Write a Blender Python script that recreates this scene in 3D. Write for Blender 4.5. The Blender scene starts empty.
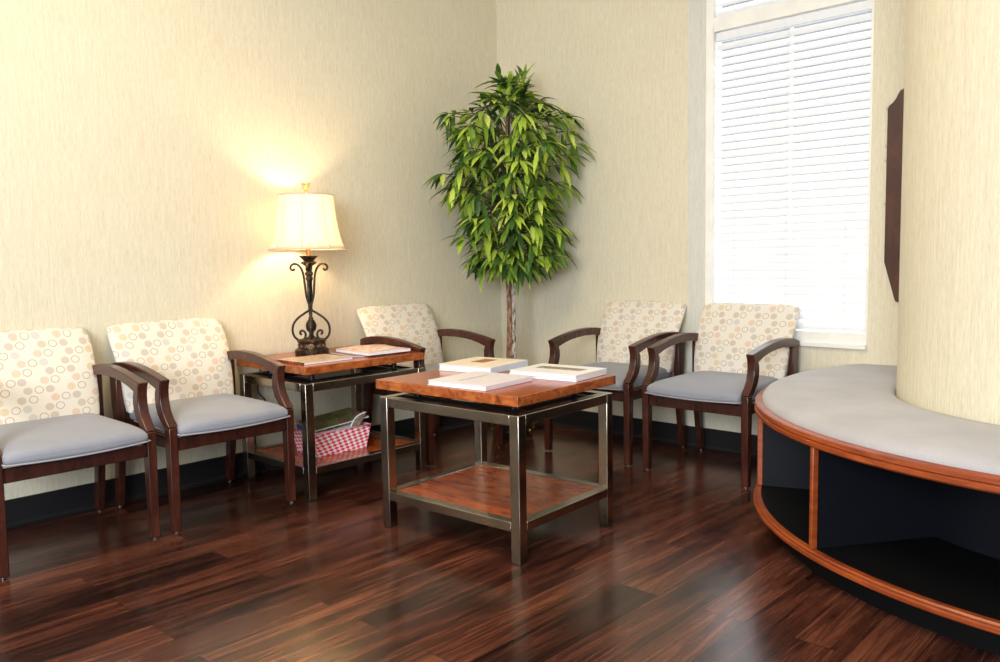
import bpy, bmesh, math, random
from mathutils import Vector, Matrix, noise
PI = math.pi
C = bpy.context.scene.collection
S = bpy.context.scene

# ------------------------------------------------------------------ helpers
def tag(o, label=None, cat=None, group=None, kind=None):
    if label: o['label'] = label
    if cat: o['category'] = cat
    if group: o['group'] = group
    if kind: o['kind'] = kind
    return o

def thing(name, label, cat, loc=(0, 0, 0), rotz=0, group=None):
    o = bpy.data.objects.new(name, None); C.objects.link(o)
    o.location = loc; o.rotation_euler = (0, 0, rotz); o.empty_display_size = .05
    return tag(o, label, cat, group)

def obj(name, bm, m, parent=None, bevel=0, smooth=False, seg=2, sub=0, auto=None):
    bmesh.ops.recalc_face_normals(bm, faces=bm.faces[:])
    me = bpy.data.meshes.new(name); bm.to_mesh(me); bm.free()
    mats = m if isinstance(m, (list, tuple)) else [m]
    for x in mats: me.materials.append(x)
    if smooth:
        for p in me.polygons: p.use_smooth = True
        if auto:
            try: me.set_sharp_from_angle(angle=math.radians(auto))
            except Exception: pass
    o = bpy.data.objects.new(name, me); C.objects.link(o)
    if parent: o.parent = parent
    if bevel:
        b = o.modifiers.new('bevel', 'BEVEL'); b.width = bevel; b.segments = seg; b.limit_method = 'ANGLE'; b.angle_limit = math.radians(40)
        if not smooth:
            for p in me.polygons: p.use_smooth = True
            try: me.set_sharp_from_angle(angle=math.radians(40))
            except Exception: pass
        b.harden_normals = False
    if sub:
        s = o.modifiers.new('sub', 'SUBSURF'); s.levels = sub; s.render_levels = sub
    return o

def struct(name, bm, m, parent=None, **k):
    o = obj(name, bm, m, parent, **k); o['kind'] = 'structure'; return o

def box(bm, a, b, mi=0):
    x0, y0, z0 = a; x1, y1, z1 = b
    v = [bm.verts.new(p) for p in ((x0,y0,z0),(x1,y0,z0),(x1,y1,z0),(x0,y1,z0),(x0,y0,z1),(x1,y0,z1),(x1,y1,z1),(x0,y1,z1))]
    for f in ((3,2,1,0),(4,5,6,7),(0,1,5,4),(1,2,6,5),(2,3,7,6),(3,0,4,7)):
        fc = bm.faces.new([v[i] for i in f]); fc.material_index = mi
    return bm

def boxbm(a, b): return box(bmesh.new(), a, b)

def prism(bm, pts, off, mi=0):
    """pts: 3d outline, off: extrude vector"""
    off = Vector(off)
    a = [bm.verts.new(p) for p in pts]; b = [bm.verts.new(Vector(p) + off) for p in pts]
    n = len(pts)
    for f in ([a[i] for i in range(n)], [b[n-1-i] for i in range(n)]):
        fc = bm.faces.new(f); fc.material_index = mi
    for i in range(n):
        fc = bm.faces.new((a[i], a[(i+1) % n], b[(i+1) % n], b[i])); fc.material_index = mi
    return bm

def lathe(bm, prof, seg=48, c=(0, 0, 0), a0=0, a1=2*PI, mi=0, wob=None):
    full = abs(a1 - a0 - 2*PI) < 1e-6
    n = seg if full else seg + 1
    rings = []
    for r, z in prof:
        ring = []
        for i in range(n):
            a = a0 + (a1 - a0) * i / seg
            rr = r * (wob(a, z) if wob else 1)
            ring.append(bm.verts.new((c[0] + rr*math.cos(a), c[1] + rr*math.sin(a), c[2] + z)))
        rings.append(ring)
    for k in range(len(rings) - 1):
        for i in range(seg):
            j = (i + 1) % n
            f = bm.faces.new((rings[k][i], rings[k][j], rings[k+1][j], rings[k+1][i])); f.material_index = mi
    return rings

def lathe_solid(bm, prof, seg=48, c=(0,0,0), wob=None):
    r = lathe(bm, prof, seg, c, wob=wob)
    for ring, fl in ((r[0], True), (r[-1], False)):
        bm.faces.new(ring[::-1] if fl else ring)
    return bm

def tube(bm, pts, r, seg=8, r2=None, flat=None, cap=True):
    """r scalar or list; flat=(normal vec, ratio) gives strap section"""
    pts = [Vector(p) for p in pts]; n = len(pts)
    rs = r if isinstance(r, (list, tuple)) else [r]*n
    t0 = (pts[1]-pts[0]).normalized()
    up = Vector((0, 0, 1)) if abs(t0.z) < .9 else Vector((1, 0, 0))
    if flat: up = Vector(flat[0])
    rings = []; N = None
    for i in range(n):
        t = (pts[min(i+1, n-1)] - pts[max(i-1, 0)]).normalized()
        if flat: N = (up - t*up.dot(t)).normalized()
        elif N is None: N = (up - t*up.dot(t)).normalized()
        else:
            N = (N - t*N.dot(t)).normalized()
        B = t.cross(N); k = flat[1] if flat else 1
        rings.append([bm.verts.new(pts[i] + N*(rs[i]*k*math.cos(2*PI*j/seg)) + B*(rs[i]*math.sin(2*PI*j/seg))) for j in range(seg)])
    for a, b in zip(rings, rings[1:]):
        for j in range(seg):
            bm.faces.new((a[j], a[(j+1) % seg], b[(j+1) % seg], b[j]))
    if cap: bm.faces.new(rings[0][::-1]); bm.faces.new(rings[-1])
    return bm

def smooth_path(pts, n=8):
    P = [Vector(p) for p in pts]; out = []
    for i in range(len(P)-1):
        p0 = P[max(i-1, 0)]; p1 = P[i]; p2 = P[i+1]; p3 = P[min(i+2, len(P)-1)]
        for k in range(n):
            t = k/n
            out.append(.5*((2*p1) + (p2-p0)*t + (2*p0-5*p1+4*p2-p3)*t*t + (3*p1-p0-3*p2+p3)*t**3))
    out.append(P[-1]); return out

def copy_tree(o, parent=None):
    c = o.copy(); C.objects.link(c)
    if parent: c.parent = parent
    for ch in list(o.children): copy_tree(ch, c)
    return c

# ------------------------------------------------------------------ materials
def new_mat(name):
    m = bpy.data.materials.new(name); m.use_nodes = True
    nt = m.node_tree; b = nt.nodes['Principled BSDF']
    return m, nt, b
def setp(b, **k):
    for n, v in k.items():
        s = b.inputs.get(n.replace('_', ' '))
        if s is not None: s.default_value = v
def N(nt, typ, **k):
    n = nt.nodes.new(typ)
    for a, v in k.items(): setattr(n, a, v)
    return n
def ramp(nt, stops, fac=None, interp='LINEAR'):
    r = N(nt, 'ShaderNodeValToRGB'); cr = r.color_ramp; cr.interpolation = interp
    while len(cr.elements) < len(stops): cr.elements.new(.5)
    for e, (p, c) in zip(cr.elements, stops):
        e.position = p; e.color = (*c, 1) if len(c) == 3 else c
    if fac is not None: nt.links.new(fac, r.inputs[0])
    return r
def mapping(nt, scale, kind='Object', loc=(0,0,0), rot=(0,0,0)):
    tc = N(nt, 'ShaderNodeTexCoord'); mp = N(nt, 'ShaderNodeMapping')
    mp.inputs['Scale'].default_value = scale; mp.inputs['Location'].default_value = loc; mp.inputs['Rotation'].default_value = rot
    nt.links.new(tc.outputs[kind], mp.inputs[0]); return mp.outputs[0]
def noisetex(nt, vec, scale=5, detail=4, rough=.5, dist=0):
    n = N(nt, 'ShaderNodeTexNoise'); nt.links.new(vec, n.inputs['Vector'])
    n.inputs['Scale'].default_value = scale; n.inputs['Detail'].default_value = detail
    n.inputs['Roughness'].default_value = rough; n.inputs['Distortion'].default_value = dist
    return n.outputs[0]
def bump(nt, b, h, strength=.2, dist=.002):
    n = N(nt, 'ShaderNodeBump'); n.inputs['Strength'].default_value = strength; n.inputs['Distance'].default_value = dist
    nt.links.new(h, n.inputs['Height']); nt.links.new(n.outputs[0], b.inputs['Normal'])
def mth(nt, op, a, b=None, clamp=False):
    n = N(nt, 'ShaderNodeMath', operation=op, use_clamp=clamp)
    for i, v in enumerate((a, b)):
        if v is None: continue
        if isinstance(v, (int, float)): n.inputs[i].default_value = v
        else: nt.links.new(v, n.inputs[i])
    return n.outputs[0]
def mixc(nt, fac, a, b, mode='MIX'):
    n = N(nt, 'ShaderNodeMix', data_type='RGBA', blend_type=mode)
    for s, v in ((n.inputs[0], fac), (n.inputs[6], a), (n.inputs[7], b)):
        if isinstance(v, (int, float)): s.default_value = v
        elif isinstance(v, tuple): s.default_value = (*v, 1) if len(v) == 3 else v
        else: nt.links.new(v, s)
    return n.outputs[2]
def plain(name, col, rough=.5, metal=0, var=.06, vscale=8, spec=.5):
    m, nt, b = new_mat(name); setp(b, Roughness=rough, Metallic=metal, Specular_IOR_Level=spec)
    f = noisetex(nt, mapping(nt, (1, 1, 1)), vscale, 3)
    lo = tuple(c*(1-var) for c in col); hi = tuple(min(1, c*(1+var)) for c in col)
    nt.links.new(ramp(nt, [(.3, lo), (.7, hi)], f).outputs[0], b.inputs['Base Color'])
    return m

def wallpaper(name, c1, c2, c3):
    m, nt, b = new_mat(name); setp(b, Roughness=.75)
    v = mapping(nt, (1, 1, .07))
    a = noisetex(nt, v, 330, 3, .75)
    v2 = mapping(nt, (1, 1, .05)); a2 = noisetex(nt, v2, 110, 3, .6)
    mix = mth(nt, 'ADD', mth(nt, 'MULTIPLY', a, .65), mth(nt, 'MULTIPLY', a2, .35))
    r = ramp(nt, [(.36, c1), (.5, c2), (.64, c3)], mix)
    nt.links.new(r.outputs[0], b.inputs['Base Color'])
    bump(nt, b, mix, .12, .001)
    return m
M = {}
M['wall'] = wallpaper('wallpaper', (.585, .53, .39), (.68, .625, .475), (.755, .71, .565))
M['wall_grey'] = wallpaper('wallpaper_pale', (.54, .54, .48), (.61, .61, .55), (.68, .68, .62))
M['ceil'] = plain('ceiling_paint', (.82, .80, .74), .9)
M['white'] = plain('white_paint', (.84, .83, .78), .45)
M['base'] = plain('rubber_base', (.014, .0135, .0145), .45, spec=.22)

def floor_mat():
    m, nt, b = new_mat('floor_planks')
    tc = N(nt, 'ShaderNodeTexCoord')
    br = N(nt, 'ShaderNodeTexBrick'); br.offset = .37; br.offset_frequency = 2; br.squash = 1
    mp = N(nt, 'ShaderNodeMapping'); nt.links.new(tc.outputs['Object'], mp.inputs[0]); mp.inputs['Location'].default_value = (.31, .045, 0)
    nt.links.new(mp.outputs[0], br.inputs['Vector'])
    for k, v in (('Scale', 1), ('Mortar Size', .0012), ('Mortar Smooth', .1), ('Brick Width', 1.22), ('Row Height', .155), ('Bias', 0)): br.inputs[k].default_value = v
    br.inputs['Color1'].default_value = (0, 0, 0, 1); br.inputs['Color2'].default_value = (1, 1, 1, 1); br.inputs['Mortar'].default_value = (.5, .5, .5, 1)
    # per plank offset for grain
    sc = N(nt, 'ShaderNodeVectorMath', operation='SCALE'); nt.links.new(br.outputs['Color'], sc.inputs[0]); sc.inputs['Scale'].default_value = 7.0
    ad = N(nt, 'ShaderNodeVectorMath', operation='ADD'); nt.links.new(mp.outputs[0], ad.inputs[0]); nt.links.new(sc.outputs[0], ad.inputs[1])
    m2 = N(nt, 'ShaderNodeMapping'); m2.inputs['Scale'].default_value = (.75, 12, 1); nt.links.new(ad.outputs[0], m2.inputs[0])
    g = noisetex(nt, m2.outputs[0], 2.2, 6, .62, .9)
    m3 = N(nt, 'ShaderNodeMapping'); m3.inputs['Scale'].default_value = (1.6, 70, 1); nt.links.new(ad.outputs[0], m3.inputs[0])
    g2 = noisetex(nt, m3.outputs[0], 3, 4, .6, .3)
    m4 = N(nt, 'ShaderNodeMapping'); m4.inputs['Scale'].default_value = (1, 3, 1); nt.links.new(ad.outputs[0], m4.inputs[0])
    g3 = noisetex(nt, m4.outputs[0], 1.7, 3, .5, .6)
    s = mth(nt, 'ADD', mth(nt, 'MULTIPLY', g, .5), mth(nt, 'ADD', mth(nt, 'MULTIPLY', g2, .22), mth(nt, 'MULTIPLY', g3, .28)))
    s = mth(nt, 'ADD', s, mth(nt, 'MULTIPLY', mth(nt, 'SUBTRACT', br.outputs['Color'], .5), .13))
    r = ramp(nt, [(.34, (.0055, .0024, .0020)), (.45, (.026, .0088, .0062)), (.54, (.074, .023, .0135)), (.67, (.165, .058, .032))], s)
    col = mixc(nt, br.outputs['Fac'], r.outputs[0], (.006, .003, .002))
    nt.links.new(col, b.inputs['Base Color'])
    rr = mth(nt, 'ADD', mth(nt, 'MULTIPLY', g2, .12), .15)
    nt.links.new(rr, b.inputs['Roughness'])
    h = mth(nt, 'SUBTRACT', mth(nt, 'MULTIPLY', g2, .25), br.outputs['Fac'])
    bump(nt, b, h, .22, .0012)
    setp(b, Specular_IOR_Level=.38)
    return m
M['floor'] = floor_mat()

def wood(name, dark, mid, light, scale=(1, 14, 14), rough=.3, k=2.2, dist=1.2, coat=0.0):
    m, nt, b = new_mat(name); v = mapping(nt, scale)
    a = noisetex(nt, v, k, 6, .6, dist)
    nt.links.new(ramp(nt, [(.32, dark), (.5, mid), (.7, light)], a).outputs[0], b.inputs['Base Color'])
    setp(b, Roughness=rough, Coat_Weight=coat, Coat_Roughness=.12); bump(nt, b, a, .06, .001)
    return m
M['chair_wood'] = wood('mahogany_chair_frame', (.026, .007, .0045), (.048, .0125, .0075), (.078, .022, .012), (6, 6, 2), .26)
M['table_wood'] = wood('cherry_table_top', (.15, .022, .004), (.29, .052, .008), (.40, .095, .015), (5, 1.6, 12), .2, 2.6, 1.6, .0)
M['table_edge'] = wood('burl_table_edge', (.12, .022, .005), (.33, .078, .016), (.50, .16, .035), (9, 9, 14), .28, 2.0, 1.0)
M['rim_wood'] = wood('cherry_bench_trim', (.17, .028, .006), (.27, .050, .009), (.36, .080, .016), (2.5, 2.5, 22), .38, 2.0, .8, .0)
M['board_wood'] = wood('dark_board_wood', (.040, .010, .004), (.066, .018, .006), (.10, .03, .010), (5, 5, 2), .45)

def metal(name, a, bcol, rough):
    m, nt, b = new_mat(name)
    f = noisetex(nt, mapping(nt, (1, 1, 1)), 5, 4, .6, .4)
    nt.links.new(ramp(nt, [(.35, a), (.65, bcol)], f).outputs[0], b.inputs['Base Color'])
    f2 = noisetex(nt, mapping(nt, (1, 1, 1)), 30, 3)
    rr = mth(nt, 'ADD', mth(nt, 'MULTIPLY', f2, .06), rough - .03)
    nt.links.new(rr, b.inputs['Roughness']); setp(b, Metallic=1.0)
    return m
M['steel'] = metal('brushed_steel_frame', (.32, .29, .245), (.46, .405, .32), .22)
M['black_metal'] = metal('black_metal', (.03, .03, .034), (.05, .05, .055), .4)
M['glide'] = metal('nickel_glide', (.5, .48, .45), (.6, .58, .55), .3)

def seat_mat(name, col):
    m, nt, b = new_mat(name)
    f = noisetex(nt, mapping(nt, (1, 1, 1)), 420, 2)
    f2 = noisetex(nt, mapping(nt, (1, 1, 1)), 5, 3)
    fm = mth(nt, 'ADD', mth(nt, 'MULTIPLY', f, .6), mth(nt, 'MULTIPLY', f2, .4))
    lo = tuple(c*.86 for c in col); hi = tuple(c*1.12 for c in col)
    nt.links.new(ramp(nt, [(.35, lo), (.65, hi)], fm).outputs[0], b.inputs['Base Color'])
    setp(b, Roughness=.85, Sheen_Weight=.15); bump(nt, b, f, .15, .0006)
    return m
M['seat'] = seat_mat('slate_seat_fabric', (.25, .26, .305))
M['piping'] = seat_mat('seat_piping', (.30, .30, .34))
M['bench_pad'] = seat_mat('bench_seat_fabric', (.385, .375, .39))

def dots_mat():
    m, nt, b = new_mat('cream_dot_upholstery')
    tc = N(nt, 'ShaderNodeTexCoord'); sp = N(nt, 'ShaderNodeSeparateXYZ'); nt.links.new(tc.outputs['UV'], sp.inputs[0])
    P = .0415
    # two directions slightly slanted lattice
    yy = mth(nt, 'ADD', mth(nt, 'DIVIDE', sp.outputs[1], P*.93), 100.0)
    row = mth(nt, 'FLOOR', yy)
    xx = mth(nt, 'ADD', mth(nt, 'ADD', mth(nt, 'DIVIDE', sp.outputs[0], P*1.04), 100.0), mth(nt, 'MULTIPLY', row, .37))
    colm = mth(nt, 'FLOOR', xx)
    fx = mth(nt, 'SUBTRACT', mth(nt, 'FRACT', xx), .5); fy = mth(nt, 'SUBTRACT', mth(nt, 'FRACT', yy), .5)
    cb = N(nt, 'ShaderNodeCombineXYZ'); nt.links.new(colm, cb.inputs[0]); nt.links.new(row, cb.inputs[1])
    wn = N(nt, 'ShaderNodeTexWhiteNoise', noise_dimensions='2D'); nt.links.new(cb.outputs[0], wn.inputs['Vector'])
    ws = N(nt, 'ShaderNodeSeparateColor'); nt.links.new(wn.outputs['Color'], ws.inputs[0])
    jx = mth(nt, 'ADD', fx, mth(nt, 'MULTIPLY', mth(nt, 'SUBTRACT', ws.outputs[1], .5), .06))
    d = mth(nt, 'SQRT', mth(nt, 'ADD', mth(nt, 'POWER', jx, 2), mth(nt, 'POWER', fy, 2)))
    # kind of dot in diagonal runs: (col + 3 row) mod 5 : 0 empty, others dot / ring
    k = mth(nt, 'FLOORED_MODULO', mth(nt, 'ADD', colm, mth(nt, 'MULTIPLY', row, 2)), 7)
    ring_sel = mth(nt, 'ADD', mth(nt, 'COMPARE', k, 1), mth(nt, 'COMPARE', k, 4), True)
    for nn in nt.nodes:
        if nn.type == 'MATH' and nn.operation == 'COMPARE': nn.inputs[2].default_value = .4
    e = mth(nt, 'ADD', mth(nt, 'COMPARE', k, 2), mth(nt, 'COMPARE', k, 6), True)
    for nn in nt.nodes:
        if nn.type == 'MATH' and nn.operation == 'COMPARE': nn.inputs[2].default_value = .4
    disc = mth(nt, 'LESS_THAN', d, .41)
    hole = mth(nt, 'LESS_THAN', d, .345)
    ring = mth(nt, 'SUBTRACT', disc, hole)
    cr = ramp(nt, [(0, (.47, .38, .29)), (.24, (.60, .46, .26)), (.42, (.62, .42, .30)), (.6, (.44, .37, .31)), (.82, (.48, .47, .47))], ws.outputs[0], 'CONSTANT')
    hat = N(nt, 'ShaderNodeTexNoise'); nt.links.new(tc.outputs['UV'], hat.inputs['Vector']); hat.inputs['Scale'].default_value = 300
    cream = mixc(nt, hat.outputs[0], (.665, .615, .535), (.73, .685, .605))
    fillc = mixc(nt, mth(nt, 'MULTIPLY', disc, .66), cream, cr.outputs[0])
    ringc = mixc(nt, mth(nt, 'MULTIPLY', ring, .78), cream, (.24, .16, .11))
    c1 = mixc(nt, ring_sel, fillc, ringc)
    c2 = mixc(nt, e, c1, cream)
    nt.links.new(c2, b.inputs['Base Color']); setp(b, Roughness=.8)
    bump(nt, b, hat.outputs[0], .1, .0005)
    return m
M['dots'] = dots_mat()
M['shade'] = None
def shade_mat():
    m, nt, b = new_mat('linen_lamp_shade'); nt.nodes.remove(b)
    out = nt.nodes['Material Output']
    f = noisetex(nt, mapping(nt, (1, 1, 1)), 160, 3, .6)
    r = ramp(nt, [(.35, (.84, .74, .58)), (.65, (.93, .88, .76))], f)
    d = N(nt, 'ShaderNodeBsdfDiffuse'); t = N(nt, 'ShaderNodeBsdfTranslucent'); mx = N(nt, 'ShaderNodeMixShader')
    nt.links.new(r.outputs[0], d.inputs[0]); nt.links.new(r.outputs[0], t.inputs[0]); mx.inputs[0].default_value = .45
    nt.links.new(d.outputs[0], mx.inputs[1]); nt.links.new(t.outputs[0], mx.inputs[2]); nt.links.new(mx.outputs[0], out.inputs[0])
    return m
M['shade'] = shade_mat()
M['trim'] = plain('shade_trim', (.60, .50, .38), .8)
def bronze():
    m, nt, b = new_mat('antique_bronze')
    f = noisetex(nt, mapping(nt, (1, 1, 1)), 45, 4, .6)
    nt.links.new(ramp(nt, [(.42, (.020, .016, .014)), (.58, (.065, .040, .022)), (.72, (.26, .14, .055))], f).outputs[0], b.inputs['Base Color'])
    setp(b, Metallic=.65, Roughness=.42); bump(nt, b, f, .3, .002); return m
M['bronze'] = bronze()
M['gilt'] = plain('gilt_finial', (.42, .22, .09), .4, .6, .3, 60)
M['black'] = plain('black_laminate', (.004, .004, .0045), .5, spec=.12)
M['inside'] = plain('navy_black_laminate', (.006, .0068, .010), .5, spec=.15)
M['cord'] = plain('black_cord', (.012, .012, .012), .5)

def slat_mat():
    m, nt, b = new_mat('white_blind_slat'); nt.nodes.remove(b)
    out = nt.nodes['Material Output']
    d = N(nt, 'ShaderNodeBsdfDiffuse'); t = N(nt, 'ShaderNodeBsdfTranslucent'); mx = N(nt, 'ShaderNodeMixShader')
    f = noisetex(nt, mapping(nt, (1, 1, 1)), 30, 2)
    r = ramp(nt, [(.3, (.84, .85, .87)), (.7, (.88, .89, .90))], f)
    nt.links.new(r.outputs[0], d.inputs[0]); nt.links.new(r.outputs[0], t.inputs[0]); mx.inputs[0].default_value = .22
    nt.links.new(d.outputs[0], mx.inputs[1]); nt.links.new(t.outputs[0], mx.inputs[2]); nt.links.new(mx.outputs[0], out.inputs[0])
    return m
M['slat'] = slat_mat()
def glass_mat():
    m, nt, b = new_mat('window_glass'); nt.nodes.remove(b); out = nt.nodes['Material Output']
    t = N(nt, 'ShaderNodeBsdfTransparent'); g = N(nt, 'ShaderNodeBsdfGlossy'); mx = N(nt, 'ShaderNodeMixShader')
    g.inputs['Roughness'].default_value = .02; mx.inputs[0].default_value = .06
    nt.links.new(t.outputs[0], mx.inputs[1]); nt.links.new(g.outputs[0], mx.inputs[2]); nt.links.new(mx.outputs[0], out.inputs[0]); return m
M['glass'] = glass_mat()

def leaf_mat():
    m, nt, b = new_mat('silk_leaf')
    g = N(nt, 'ShaderNodeNewGeometry')
    r = ramp(nt, [(0, (.020, .060, .018)), (.20, (.055, .135, .026)), (.42, (.16, .29, .04)), (.64, (.32, .47, .05)), (.84, (.50, .66, .07)), (1, (.62, .74, .16))], g.outputs['Random Per Island'])
    f = noisetex(nt, mapping(nt, (1, 1, 1)), 60, 2)
    c = mixc(nt, .18, r.outputs[0], ramp(nt, [(.3, (.25, .3, .25)), (.7, (1, 1, .9))], f).outputs[0], 'MULTIPLY')
    nt.links.new(c, b.inputs['Base Color']); setp(b, Roughness=.38, Specular_IOR_Level=.5); return m
M['leaf'] = leaf_mat()
def bark_mat(name, a, b2, c):
    m, nt, b = new_mat(name)
    f = noisetex(nt, mapping(nt, (1, 1, .35)), 70, 5, .7)
    nt.links.new(ramp(nt, [(.38, a), (.5, b2), (.62, c)], f).outputs[0], b.inputs['Base Color']); setp(b, Roughness=.85)
    bump(nt, b, f, .5, .004); return m
M['bark_brown'] = bark_mat('brown_bark', (.10, .045, .025), (.25, .13, .08), (.42, .27, .18))
M['bark_grey'] = bark_mat('grey_bark', (.09, .06, .045), (.42, .36, .30), (.68, .63, .56))
M['twig'] = plain('olive_twig', (.06, .07, .025), .7)
M['pot'] = plain('black_pot', (.018, .014, .012), .35, 0, .4, 14)
M['gold'] = plain('gold_dab', (.45, .33, .08), .4, .5)
M['moss'] = plain('moss', (.05, .055, .02), .9, 0, .5, 60)

def paper_print(name, base, blobs, scale=14, rough=.35):
    m, nt, b = new_mat(name)
    f = noisetex(nt, mapping(nt, (1, 1, 1)), scale, 3, .6, .5)
    st = [(0, base)]
    n = len(blobs)
    for i, c in enumerate(blobs): st.append((.42 + .3*i/max(1, n), c))
    nt.links.new(ramp(nt, st, f, 'LINEAR').outputs[0], b.inputs['Base Color']); setp(b, Roughness=rough); return m
M['pages'] = plain('page_edges', (.80, .80, .84), .7, 0, .05, 100)
M['cover_white'] = plain('white_cover', (.84, .82, .84), .3, 0, .02)
M['cover_lav'] = plain('pale_lavender_cover', (.74, .70, .74), .3, 0, .03)
M['cover_tan'] = paper_print('cream_cover', (.78, .66, .50), [(.84, .74, .60), (.80, .70, .55)], 12)
M['spine_blue'] = plain('pale_blue_spine', (.60, .70, .80), .35)
M['ink'] = plain('grey_print', (.28, .28, .32), .5)
M['ink_red'] = paper_print('russet_print', (.35, .10, .05), [(.45, .16, .08), (.30, .12, .08)], 40)
M['ink_art'] = paper_print('brown_picture', (.22, .17, .11), [(.30, .24, .17), (.12, .09, .06), (.55, .50, .42)], 60)
M['mag_tan'] = paper_print('tan_magazine_cover', (.42, .26, .14), [(.50, .35, .22), (.58, .46, .33), (.34, .19, .10)], 45)
M['mag_multi'] = paper_print('colour_magazine_cover', (.62, .42, .34), [(.66, .54, .42), (.66, .22, .24), (.72, .64, .52), (.64, .46, .18)], 11)
M['mag_dark'] = paper_print('dark_magazine_cover', (.02, .02, .025), [(.03, .03, .03), (.12, .06, .04), (.5, .12, .06)], 30)
M['mag_green'] = paper_print('brown_green_cover', (.10, .06, .035), [(.12, .11, .05), (.22, .24, .06), (.10, .10, .10), (.30, .10, .06)], 11)
M['mag_teal'] = plain('teal_cover', (.35, .66, .55), .4)
M['mag_blue'] = paper_print('blue_cover', (.02, .10, .42), [(.03, .16, .55), (.05, .20, .62), (.6, .08, .06)], 18)
M['mag_yellow'] = paper_print('yellow_red_cover', (.55, .40, .06), [(.4, .05, .03), (.05, .05, .06), (.5, .45, .10)], 30)

def woven():
    m, nt, b = new_mat('red_white_weave')
    tc = N(nt, 'ShaderNodeTexCoord'); mp = N(nt, 'ShaderNodeMapping'); nt.links.new(tc.outputs['UV'], mp.inputs[0])
    ck = N(nt, 'ShaderNodeTexChecker'); nt.links.new(mp.outputs[0], ck.inputs[0]); ck.inputs['Scale'].default_value = 1
    ck.inputs['Color1'].default_value = (.72, .04, .10, 1); ck.inputs['Color2'].default_value = (.88, .80, .82, 1)
    mp.inputs['Scale'].default_value = (1/.021, 1/.0125, 1); mp.inputs['Rotation'].default_value = (0, 0, .5)
    nt.links.new(ck.outputs[0], b.inputs['Base Color']); setp(b, Roughness=.4)
    bump(nt, b, ck.outputs[1], .4, .002); return m
M['woven'] = woven()

# ------------------------------------------------------------------ room
HB = .1225
FX0, FY0 = -7.2, -7.2
CZ = 3.35
struct('floor', boxbm((FX0, FY0, -.06), (.12, .12, 0)), M['floor'])
struct('ceiling', boxbm((FX0, FY0, CZ), (.12, .12, CZ+.1)), M['ceil'])
struct('wall_left', boxbm((FX0, 0, 0), (.12, .12, CZ)), M['wall'])
# right wall with two window openings (lower and transom) in the plane x=0
WY0, WY1 = -1.613, -2.514
WZ0, WZ1, TZ0, TZ1 = .646, 2.372, 2.448, 3.02
bm = bmesh.new()
box(bm, (0, WY0, 0), (.12, 0, CZ)); box(bm, (0, FY0, 0), (.12, WY1, CZ))
box(bm, (0, WY1, 0), (.12, WY0, WZ0)); box(bm, (0, WY1, TZ1), (.12, WY0, CZ))
struct('wall_right', bm, M['wall'])
bm = bmesh.new(); box(bm, (-.004, WY0, HB), (0, -1.4975, CZ)); struct('trim_1', bm, M['wall_grey'])
bm = bmesh.new(); box(bm, (-.010, -1.4, CZ - .09), (0, WY0, CZ)); bm.free()
def baseb(name, pts):
    # pts run along wall, second tuple = outward normal
    (x0, y0), (x1, y1), (nx, ny) = pts
    bm = bmesh.new()
    prof = [(0, HB), (.006, HB - .004), (.006, .02), (.010, .008), (.022, .0), (0, 0)]
    prism(bm, [(x0 + nx*a, y0 + ny*a, z + .0005) for a, z in prof], (x1-x0, y1-y0, 0))
    o = struct(name, bm, M['base'])
baseb('baseboard_left', ((FX0, 0), (0, 0), (0, -1)))
baseb('baseboard_right', ((0, 0), (0, -2.3), (-1, 0)))
# window joinery
wm = M['white']
bm = bmesh.new()
box(bm, (-.012, WY0-.045, WZ0+.075), (.09, WY0, TZ1)); box(bm, (.0, WY1, WZ0+.075), (.09, WY1+.012, TZ1))
box(bm, (-.004, WY1, WZ1), (.09, WY0, TZ0)); box(bm, (-.004, WY1, TZ1-.04), (.09, WY0, TZ1))
box(bm, (-.004, WY1, WZ0+.012), (.09, WY0, WZ0+.075))
w1 = struct('window_1', bm, wm, bevel=.002)
bm = bmesh.new(); box(bm, (-.022, WY1, WZ0-.004), (.09, WY0, WZ0+.018)); struct('window_sill', bm, wm, w1, bevel=.002)
bm = bmesh.new(); box(bm, (.092, WY1, WZ0+.03), (.096, WY0, TZ1)); struct('glass_pane', bm, M['glass'], w1)
# raised central mullion behind blinds
bm = bmesh.new(); box(bm, (.084, -2.075, WZ0+.06), (.091, -2.055, WZ1)); struct('mullion', bm, wm, w1)

def blind(z0, z1, y0, y1, label, pitch=.0425, rail=True):
    t = thing('window_blind', label, 'blind', (.031, (y0+y1)/2, z0), 0, None)
    hw = abs(y1-y0)/2; H = z1 - z0
    bm = bmesh.new(); n = int((H - .06)/pitch)
    for i in range(n):
        z = .035 + i*pitch
        # slat nearly closed, tilted; slightly curved section
        sec = []
        for s in range(5):
            u = s/4 - .5
            sec.append((u*.030 + .004*(1-4*u*u)*-1, u*.042))
        th = .0022
        pts = [(x, -hw, z + zz) for x, zz in sec] + [(x + th, -hw, z + zz) for x, zz in reversed(sec)]
        prism(bm, pts, (0, 2*hw, 0))
    obj('slats', bm, M['slat'], t)
    obj('head_rail', boxbm((-.018, -hw, H-.045), (.018, hw, H)), M['slat'], t, bevel=.002)
    obj('bottom_rail', boxbm((-.014, -hw, 0), (.014, hw, .016)), M['slat'], t, bevel=.003)
    for yy in (-hw*.74, 0, hw*.72):
        bm = bmesh.new(); box(bm, (-.024, yy-.001, .01), (-.0228, yy+.001, H-.03)); obj('ladder_tape', bm, M['slat'], t)
    return t
blind(WZ0+.080, WZ1-.006, WY0-.048, WY1+.010, 'tall white slatted blind filling the window behind the right-hand chairs')
blind(TZ0+.002, TZ1-.045, WY0-.048, WY1+.010, 'short upper white blind in the transom, cut off by the top of the picture')

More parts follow.
